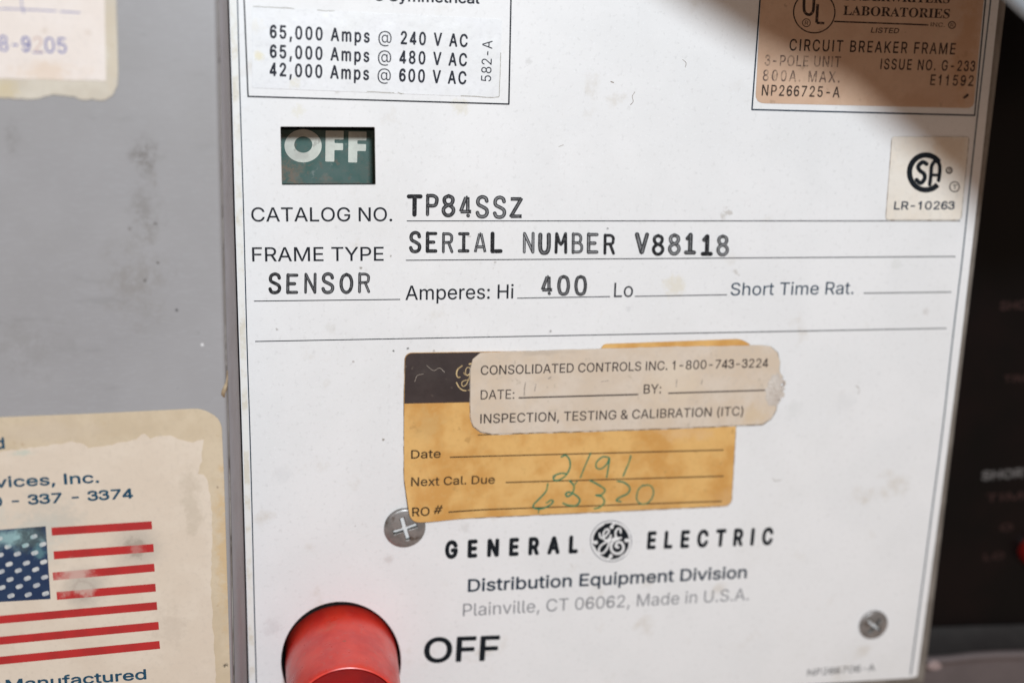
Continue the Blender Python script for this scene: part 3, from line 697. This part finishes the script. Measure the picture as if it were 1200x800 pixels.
# orange calibration card
card = [(474.6, 413.5), (562, 412.2), (703, 410.6), (708, 403.2), (790, 400.2), (868, 397.2), (880, 404), (872, 440), (862.5, 500), (857.0, 592.2), (668, 601.3), (480.3, 609.8), (473.4, 560), (473.6, 470)]
rd = [9, 0, 1, 3, 0, 6, 4, 0, 0, 9, 0, 12, 0, 0]
t, h = sticker('calibration_card', 'orange calibration card with a dark header and green handwritten numbers, overlapping a screw', 'sticker', [round_poly(card, rd, 5)], .00001, ORG, .00022, .00005)
CARD = t
head = round_poly([(474.9, 413.8), (562, 412.6), (600, 412.2), (600, 470), (551, 471.2), (473.9, 472.8)], [9, 0, 0, 0, 0, 0], 5)
sheet('dark_header', [head], h, HEAD, t)
zg = lambda L: [(520+x/10, 410+y/10) for x, y in L]
strokes('gold_script', [zg([(235, 262), (245, 285), (285, 290), (320, 250), (300, 205), (265, 215), (255, 270), (280, 300), (318, 270)]), zg([(310, 250), (300, 320), (265, 400), (230, 425), (210, 400), (225, 365), (290, 345), (330, 320)]),
                        zg([(215, 185), (165, 225), (150, 280), (165, 318), (190, 318)]), zg([(150, 380), (175, 430), (220, 468), (260, 475)]), zg([(285, 470), (330, 462)]), zg([(300, 165), (330, 160), (330, 180)])],
        h+.00001, GOLD, t, [.85, .9, 1.5, 1.3, 1.0, 1.6], caps=True)
T('Date', (481.8, 537), (516.2, 536.0), 9.9, h, BRI, t, bold=.020)
T('Next Cal. Due', (481.5, 568.2), (579.6, 566.4), 9.9, h, BRI, t, bold=.020)
T('RO', (482.5, 602.2), (502.5, 601.2), 10.2, h, BRI, t, bold=.020)
T('#', (507, 599.8), (516.3, 599.2), 9.5, h, BRI, t, bold=.03, slant=.25)
for a, b in (((527, 535.4), (848, 527)), ((592.5, 565), (848, 557.6)), ((525, 598.2), (846, 587))):
    rule('ruled_line', a, b, 1.35, h, BRI, t)
rule('ruled_line', (560, 509.5), (746, 503.3), 1.1, h, BRI, t)
zh = lambda L: [(615+x/6.667, 520+y/6.667) for x, y in L]
pen = [[(285, 100), (320, 88), (350, 125), (352, 185), (320, 245), (270, 280), (232, 283), (225, 255), (258, 235), (300, 228), (325, 235)],
       [(515, 70), (480, 150), (455, 210), (435, 262)], [(655, 105), (610, 100), (562, 140), (560, 185), (600, 192), (645, 150), (662, 108), (655, 170), (640, 260)],
       [(828, 92), (815, 140), (790, 200), (768, 250)],
       [(180, 310), (165, 370), (110, 430), (68, 475), (75, 500), (130, 505), (190, 480), (222, 450), (205, 438), (170, 460)],
       [(110, 505), (108, 535)],
       [(350, 285), (385, 330), (370, 385), (335, 410), (320, 392), (345, 375), (400, 400), (430, 440), (400, 480), (340, 478), (300, 462)],
       [(510, 285), (560, 310), (625, 355), (600, 395), (555, 400), (600, 410), (622, 450), (590, 490), (545, 505)],
       [(725, 290), (775, 300), (820, 340), (805, 385), (745, 415), (715, 440), (750, 450)],
       [(925, 320), (885, 360), (875, 430), (905, 465), (955, 462), (995, 420), (1005, 360), (975, 322), (925, 325)], [(385, 320), (410, 290)]]
strokes('handwriting', [zh(q) for q in pen], h+.00001, GREEN, t, [1.8, 1.5, 1.7, 1.7, 1.8, 1.3, 2.0, 2.0, 1.9, 1.5, 1.1], n=6)
strokes('pen_dot', [zh([(227, 252), (231, 255)])], h+.00004, GREENT, t, 2.8)
import bmesh
qb = at(492, 602, 0)
def lift(x, z): return .00105*math.exp(-(math.hypot(x-qb[0], z-qb[2])/.0062)**2)
for ch in t.children:
    nm = ch.name.split('.')[0]; off = wloc(ch)
    if nm == 'label_sheet':
        bm = bmesh.new(); bm.from_mesh(ch.data)
        for k in range(32):
            for ax in (0, 2):
                co = [0, 0, 0]; co[ax] = qb[ax]-off[ax]+(-.018+k*.0012); no = [0, 0, 0]; no[ax] = 1
                bmesh.ops.bisect_plane(bm, geom=bm.verts[:]+bm.edges[:]+bm.faces[:], plane_co=co, plane_no=no)
        bmesh.ops.triangulate(bm, faces=bm.faces[:])
        bm.to_mesh(ch.data); bm.free()
    ex_ = 0 if nm == 'label_sheet' else 1
    for v in ch.data.vertices:
        wx = v.co+off; lf = lift(wx.x, wx.z); v.co.y -= lf+ex_*min(.00003, lf*.3)

# cream inspection sticker lying over the card
top = jag([(563, 413.6), (620, 411.6), (700, 408.8), (800, 406), (893, 404.8)], .35, 7, 4)
rt = [(903, 406), (911, 413), (914, 424)]+jag([(913, 432), (917, 441), (913.5, 450), (916, 459), (911, 468), (909.5, 480)], 1.2, 3, 6)+[(904, 490), (894, 496.6)]
bt = jag([(893, 497), (800, 501), (700, 504.4), (577, 508.4)], .25, 8, 5)+[(563, 505.6), (554.5, 499), (551.4, 489), (551, 470), (551.4, 432), (554, 421)]
t, h = sticker('inspection_sticker', 'cream inspection sticker with a torn right end, stuck over the orange card', 'sticker', [top+rt+bt], .00024, CREAM, .00030, .00006)
T('CONSOLIDATED CONTROLS INC. 1-800-743-3224', (563.4, 439.2), (899.8, 430.2), 10.9, h, LABI, t, bold=.012)
T('DATE:', (563.2, 468), (602.6, 467), 11, h, LABI, t, bold=.006)
T('BY:', (754.2, 461.2), (774.5, 460.6), 10.8, h, LABI, t, bold=.012)
T('INSPECTION, TESTING & CALIBRATION (ITC)', (562.8, 496), (870.6, 486.6), 11, h, LABI, t, bold=.012)
rule('ruled_line', (607.8, 466), (748, 462), 1.7, h, LABI, t); rule('ruled_line', (783, 460.6), (898, 457), 1.6, h, LABI, t)
strokes('faded_handwriting', [[(616, 448), (614.6, 455), (614.4, 463)], [(628, 450), (626.5, 458)], [(793, 445), (792.4, 453)], [(823, 445), (822, 450)], [(705, 447), (713, 446)], [(643, 443.5), (645.5, 441.5)]], h, FAINT, t, [1.4, 1.2, 1.2, 1.0, .8, 1.6])
# crumpled torn bits at its right end
rnd = random.Random(4)
V = []; F = []
gx, gy = 14, 16
for j in range(gy):
    for i in range(gx):
        px = 897+i*1.65+rnd.uniform(-.5, .5)+(1.5 if 3 < j < 12 else -2)*(i/gx)+(j-8)*-.35; py = 436+j*2.6+rnd.uniform(-.8, .8)
        V.append(at(px, py, h+.00002+(rnd.random()**2)*.00022*math.sin(math.pi*j/(gy-1))*min(1, i/3)))
for j in range(gy-1):
    for i in range(gx-1):
        ed = (i-7)**2/49+(j-7.5)**2/56
        if ed > 1.02 or (i > 9 and rnd.random() < .28): continue
        a = j*gx+i; F.append((a, a+gx, a+gx+1, a+1))
mesh('crumpled_end', V, F, SCUFF, t, smooth=False)

SHADE_DUST = inkmat('contact_shade_dust', (.20, .15, .11), (.60, .57, .53), .95, 500, .40, .62)  # dark line painted along sticker edges as contact shade; stray fibres share it
def contact_shade(loop, hh, parent, wd, dx=0, dy=.5, close=True):
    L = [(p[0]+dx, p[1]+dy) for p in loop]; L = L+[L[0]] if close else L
    return strokes('contact_shade_dust', [L], hh, SHADE_DUST, parent, wd, caps=False, n=0)
contact_shade(round_poly(card, rd, 5), .000018, CARD, 1.5, -.1, .3)
contact_shade(top+rt+bt, .000255, t, 1.6, 0, .3)
contact_shade(round_poly([(1045.8, 160.3), (1135.5, 160.6), (1126, 257.6), (1038.3, 257.4)], [3, 3, 5, 4], 4), .00002, CSA, 1.7, -.2, .5)
for q, wd_ in zip([[(744, 108), (741, 113), (742, 119), (739, 123)], [(800, 70), (804, 74), (803, 79)], [(716, 96), (719, 97)], [(1003, 452), (1007, 455), (1006, 461)], [(905, 560), (909, 563), (915, 562)], [(655, 172), (660, 170)]], [.7, .6, 1.2, .6, .6, .8]):
    strokes('stray_fibre', [q], HP*1.3, SHADE_DUST, fp, wd_)
for q in ([(500, 428), (508, 434), (515, 431), (521, 436)], [(486, 447), (489, 440), (496, 438)]):
    strokes('stray_fibre', [q], .000262, FAINT, CARD, .5)
# ---------------------------------------------------------------- grey cabinet panel at the left
HP_ = .012
pan = thing('switchgear_cabinet', 'grey painted steel panel at the left with a folded edge and dirt smudges', 'cabinet', at(130, 400, HP_))
ysamp = [-140, 0, 100, 250, 400, 500, 600, 700, 800, 940]
crease = {-140: 252, 0: 255.3, 100: 257.3, 250: 260.6, 400: 264.2, 500: 267.4, 600: 269.8, 700: 272, 800: 274, 940: 277}
pe = {-140: 264, 0: 268.3, 100: 271.5, 250: 275.3, 400: 280, 500: 283.3, 600: 286.2, 700: 289, 800: 291.6, 940: 296}
def strip(name, rows, mat_, smooth=True):
    V = []; F = []; n = len(rows[0])
    for r in rows: V += r
    for i in range(len(rows)-1):
        for k in range(n-1):
            a = i*n+k; F.append((a, a+n, a+n+1, a+1))
    return mesh(name, V, F, mat_, pan, smooth=smooth)
rows = []; rs = []; rf = []
for y in ysamp:
    c = crease[y]; q = lambda dx, h_: tuple(at(c+dx, y, h_))
    A0 = at(c, y, HP_)
    rows.append([(-.25, -HP_, A0[2]), tuple(at(c-9, y, HP_)), tuple(at(c-5, y, HP_)), q(-3, HP_-.00008), q(-1.4, HP_-.0003), q(-.5, HP_-.0008), q(-.4, HP_-.0016)])
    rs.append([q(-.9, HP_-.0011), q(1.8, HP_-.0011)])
    w0 = tuple(at(c+1.0, y, HP_-.0009)); w1 = at(pe[y]-1.6, y, .0002)
    f1 = tuple(np.array(w0)*.15+w1*.85+np.array([.0003, 0, 0]))
    rf.append([q(1.4, HP_-.0022), w0, q(2.2, HP_-.0007), tuple(at(pe[y]-3.2, y, .0010)), tuple(at(pe[y]-1.9, y, .0004)), tuple(at(pe[y]-1.5, y, -.0006)), tuple(w1+np.array([0, .02, 0]))])
strip('panel_sheet', rows, GREY); strip('seam_grime', rs, SEAM, False); strip('folded_flange', rf, FLANGE)
# dried drip on the fold
dr = thing('dried_drip', 'tiny tan dried drip on the fold of the grey panel', 'debris', at(263, 458, HP_))
V = []; F = []; path = [(266.4, 434, .6), (266.2, 441, .9), (265.6, 447, 1.4), (264.0, 452, 2.3), (262.4, 457, 2.9), (261.5, 461.5, 2.3), (262.6, 465, 1.0)]
n = 10
for (x, y, r) in path:
    c = at(x, y, HP_-.0002)
    for k in range(n):
        a = 2*math.pi*k/n; rr = r*.000146*rnd.uniform(.8, 1.2); V.append((c[0]+rr*math.cos(a), c[1]+rr*.8*math.sin(a)-.0001, c[2]+rr*.3*math.cos(a)))
for i in range(len(path)-1):
    for k in range(n): F.append((n*i+k, n*i+(k+1) % n, n*i+n+(k+1) % n, n*i+n+k))
F += [tuple(range(n)), tuple(range(n*(len(path)-1), n*len(path)))]
mesh('drip_body', V, F, CAULK, dr, smooth=True)

# upper left sticker
ot = [(-60, -60), (134, -60)]+[(136.2, 0), (137.6, 50), (138.4, 85), (137.6, 100), (132, 112), (123, 117.5)]+jag([(118, 118), (108, 116.5), (98, 117.6), (86, 113.6), (72, 112), (62, 111), (52, 113.6), (44, 115.6), (30, 116.6), (10, 115), (-60, 114)], .6, 4, 8)
t, h = sticker('phone_number_sticker', 'torn white sticker with blue digits 8-9205 at the upper left', 'sticker', [ot], HP_+.00001, PAPT, .00022, .00006, cpx=(60, 60))
pin = [(-60, -60), (121.2, -60), (122.6, 0), (124.2, 94.6)]+jag([(123.6, 94.9), (100, 94), (72, 94.2), (50, 92.8), (24, 93), (-60, 90)], .35, 5, 3)
sheet('face_paper', [pin], h+.00010, PAPU, t, thick=.0001); h += .000115
strokes('grid_line', [[(-20, 10), (30, 11.4), (66, 13.3)], [(70, 13.7), (94, 15.2)], [(-5, -10), (-4, 9)], [(24.8, -20), (25.4, 4), (27, 13), (28.4, 15.5)]], h, BLUEV, t, [1.2, 1.2, 1, 1.2], caps=False)
T('8-9', (-.6, 59.9), (36.2, 61.2), 18, h, BLUEV, t, bold=-.004)
T('2', (39.2, 61.4), (50.6, 61.8), 18, h, PINKI, t, bold=-.004)
T('05', (53, 61.9), (78.2, 62.8), 18, h, BLUEV, t, bold=-.004)
rule('digit_underline', (38, 61.6), (51, 62), 1.3, h+.00001, BLUEV, t)
# flag sticker
out = round_poly([(-60, 492), (0, 488.8), (120, 484), (236, 478.4), (259.5, 491), (262.6, 560), (267, 700), (271, 830), (-60, 830)], [0, 0, 0, 10, 14, 0, 0, 0, 0], 6)
t, h = sticker('flag_sticker', 'aged cream sticker printed with a flag of red stripes, at the lower left', 'sticker', [out], HP_+.00001, PAPB, .00020, .00006, cpx=(120, 650))
inn = jag([(-60, 532), (0, 529), (40, 524), (60, 521.5), (84, 517.5), (94, 518), (104, 525), (126, 522), (160, 514.5), (166, 508.5), (170, 508), (176, 514), (190, 510), (200, 509), (210, 515), (226, 518), (238.4, 514.8), (236, 540), (232, 555), (238, 556), (243, 562), (246, 580), (248, 600), (248.6, 640), (247, 690), (250, 740), (253, 790), (255, 830)], .9, 5, 12)
sheet('printed_face', [inn+[np.array([-60, 830])]], h+.00006, PAPI, t, thick=.00006, bevel=0); h += .000075
T('Licensed', (-78, 530), (5.2, 525.6), 13.6, h, TEAL, t, bold=.040)
T('Services, Inc.', (-47, 573.6), (116, 565.4), 13.0, h, TEAL, t, bold=.040)
T('0 - 337 - 3374', (-9.5, 594), (155.8, 583.6), 12.2, h, TEAL, t, bold=.040)
T('Manufactured', (8, 808.2), (171.2, 795.4), 12.4, h, TEAL, t, bold=.040)
for a, b in (((60.5, 622.5), (178, 615)), ((63, 650.3), (180, 641.6)), ((62, 675), (181, 664.6)), ((66.5, 697.8), (182.4, 688)), ((-60, 731), (184, 709.4)), ((-60, 756), (186, 732.6)), ((-60, 779.5), (187.2, 755))):
    rule('red_stripe', a, b, 9.3, h, RED, t)
sheet('blue_canton', [[(-60, 625), (53.6, 616.2), (59.2, 701.4), (-60, 708.5)]], h, FBLUE, t)
st = []
for j, y0 in enumerate((631, 640, 650, 660.6, 669.4, 678.5, 688, 697.6)):
    for i in range(-1, 4):
        x0 = (9 if j % 2 else -1)+i*20.3+j*.55; x0 = x0+(0 if j % 2 else 0)
        if x0 > 53.5: continue
        st.append([(x0-1.8, y0-i*1.3+.6), (x0+1.8, y0-i*1.3-.6)])
for s in st:
    strokes('star', [s], h+.00001, STAR, t, 4.8)

# ---------------------------------------------------------------- trip unit and ledge at the right
HT = -.016
tu = thing('trip_unit', 'glossy black trip unit face at the right edge with blurred lettering', 'trip unit', at(1180, 400, HT))
sheet('lens_panel', [[(1000, -150), (1420, -150), (1380, 727), (960, 739)]], HT, BLACK, tu, thick=.006, bevel=.0004)
ht = HT+.00002
T('SHORT', (1171.5, 363.4), (1222, 361.5), 10, ht, PALER, tu, bold=.03)
T('TIME', (1176, 448), (1212, 446), 8, ht, PALER, tu, bold=.02)
T('SHORT', (1150.6, 562.5), (1209, 558), 10.5, ht, PALE, tu, bold=.035)
T('TIME', (1155, 588), (1213, 584), 9, ht, PALER, tu, bold=.02)
T('O', (1172, 622), (1186, 621), 8, ht, PALER, tu, bold=.03)
T('LO', (1153, 656), (1176, 654), 7.5, ht, PALER, tu, bold=.03)
b2 = lathe('red_knob', (1219, 651), [(.0001, -.02)]*0+[(.0032, -.017), (.0032, -.0135), (.0029, -.013), (.0005, -.0128)], REDL, tu, 32, href=HT+.003)
led = thing('cabinet_ledge', 'dark moulded ledge with a worn pinkish lip under the black trip unit', 'ledge', at(1140, 770, -.014))
def quadstrip(name, lines_, mat_, parent, smooth=True):
    V = []; F = []; n = len(lines_[0])
    for ln in lines_: V += [tuple(at(*p)) for p in ln]
    for i in range(len(lines_)-1):
        for k in range(n-1): a = i*n+k; F.append((a, a+1, a+n+1, a+n))
    return mesh(name, V, F, mat_, parent, smooth=smooth)
xs = [1010, 1060, 1083, 1110, 1140, 1170, 1200, 1400]
yt = lambda x: 728 if x < 1100 else 728-(x-1100)*.03
lipy = lambda x: 772.5-6.5*(1/(1+math.exp(-(x-1125)/14)))-(x-1083)*.012
quadstrip('ledge_slope', [[(x, yt(x), -.0165) for x in xs], [(x, yt(x)+12, -.0162) for x in xs], [(x, lipy(x)-3, -.0112) for x in xs]], DARKM, led)
quadstrip('ledge_lip', [[(x, lipy(x)-4, -.0114) for x in xs], [(x, lipy(x)-2, -.0096) for x in xs], [(x, lipy(x)+2, -.0090) for x in xs], [(x, lipy(x)+5.5, -.0094) for x in xs], [(x, lipy(x)+8, -.0105) for x in xs]], LEDGE, led)
quadstrip('ledge_face', [[(x, lipy(x)+7, -.0104) for x in xs], [(x, lipy(x)+12, -.0112) for x in xs], [(x, 960, -.0112) for x in xs]], LEDGE, led)
mesh('lip_chip', *(lambda V, F: (V, F))([tuple(at(1095+9*math.cos(a)*(.9+.2*math.sin(3*a)), 779+5.5*math.sin(a), -.0086)) for a in [2*math.pi*k/16 for k in range(16)]]+[tuple(at(1095, 779, -.0082))], [(k, (k+1) % 16, 16) for k in range(16)]), M('bare_lip', .5).base((.36, .27, .26)).vary((.28, .21, .2), 500).done(), led, smooth=True)

# ---------------------------------------------------------------- grey bracket whose shadow falls on the plate
HB = .046
br = thing('steel_bracket', 'out of focus blue grey metal bracket crossing the upper right corner', 'bracket', at(1230, -60, HB))
def px_of(P):
    v = np.array(P)-CAM; return (W_PX/2+F_PX*v.dot(cvx)/v.dot(cvz), H_PX/2+F_PX*v.dot(cvy)/v.dot(cvz))
HB2 = HB
rim = [(560, -175), (640, -110), (730, -48), (795, 0), (840, 30), (885, 57), (930, 77), (970, 94), (1003, 114), (1033, 141), (1064, 167), (1104, 204), (1145, 251), (1195, 312)]
edge_ = smooth_path([px_of(at(*q)+(np.array(LAMP)-at(*q))*HB2/.43) for q in rim], 3)
e1 = edge_[-1]; e0_ = edge_[0]
sheet('bracket_plate', [list(edge_)+[(e1[0]+500, e1[1]-100), (e1[0]+300, -600), (e0_[0]-60, -600)]], HB, BRK, br, thick=.0022, bevel=.0006)
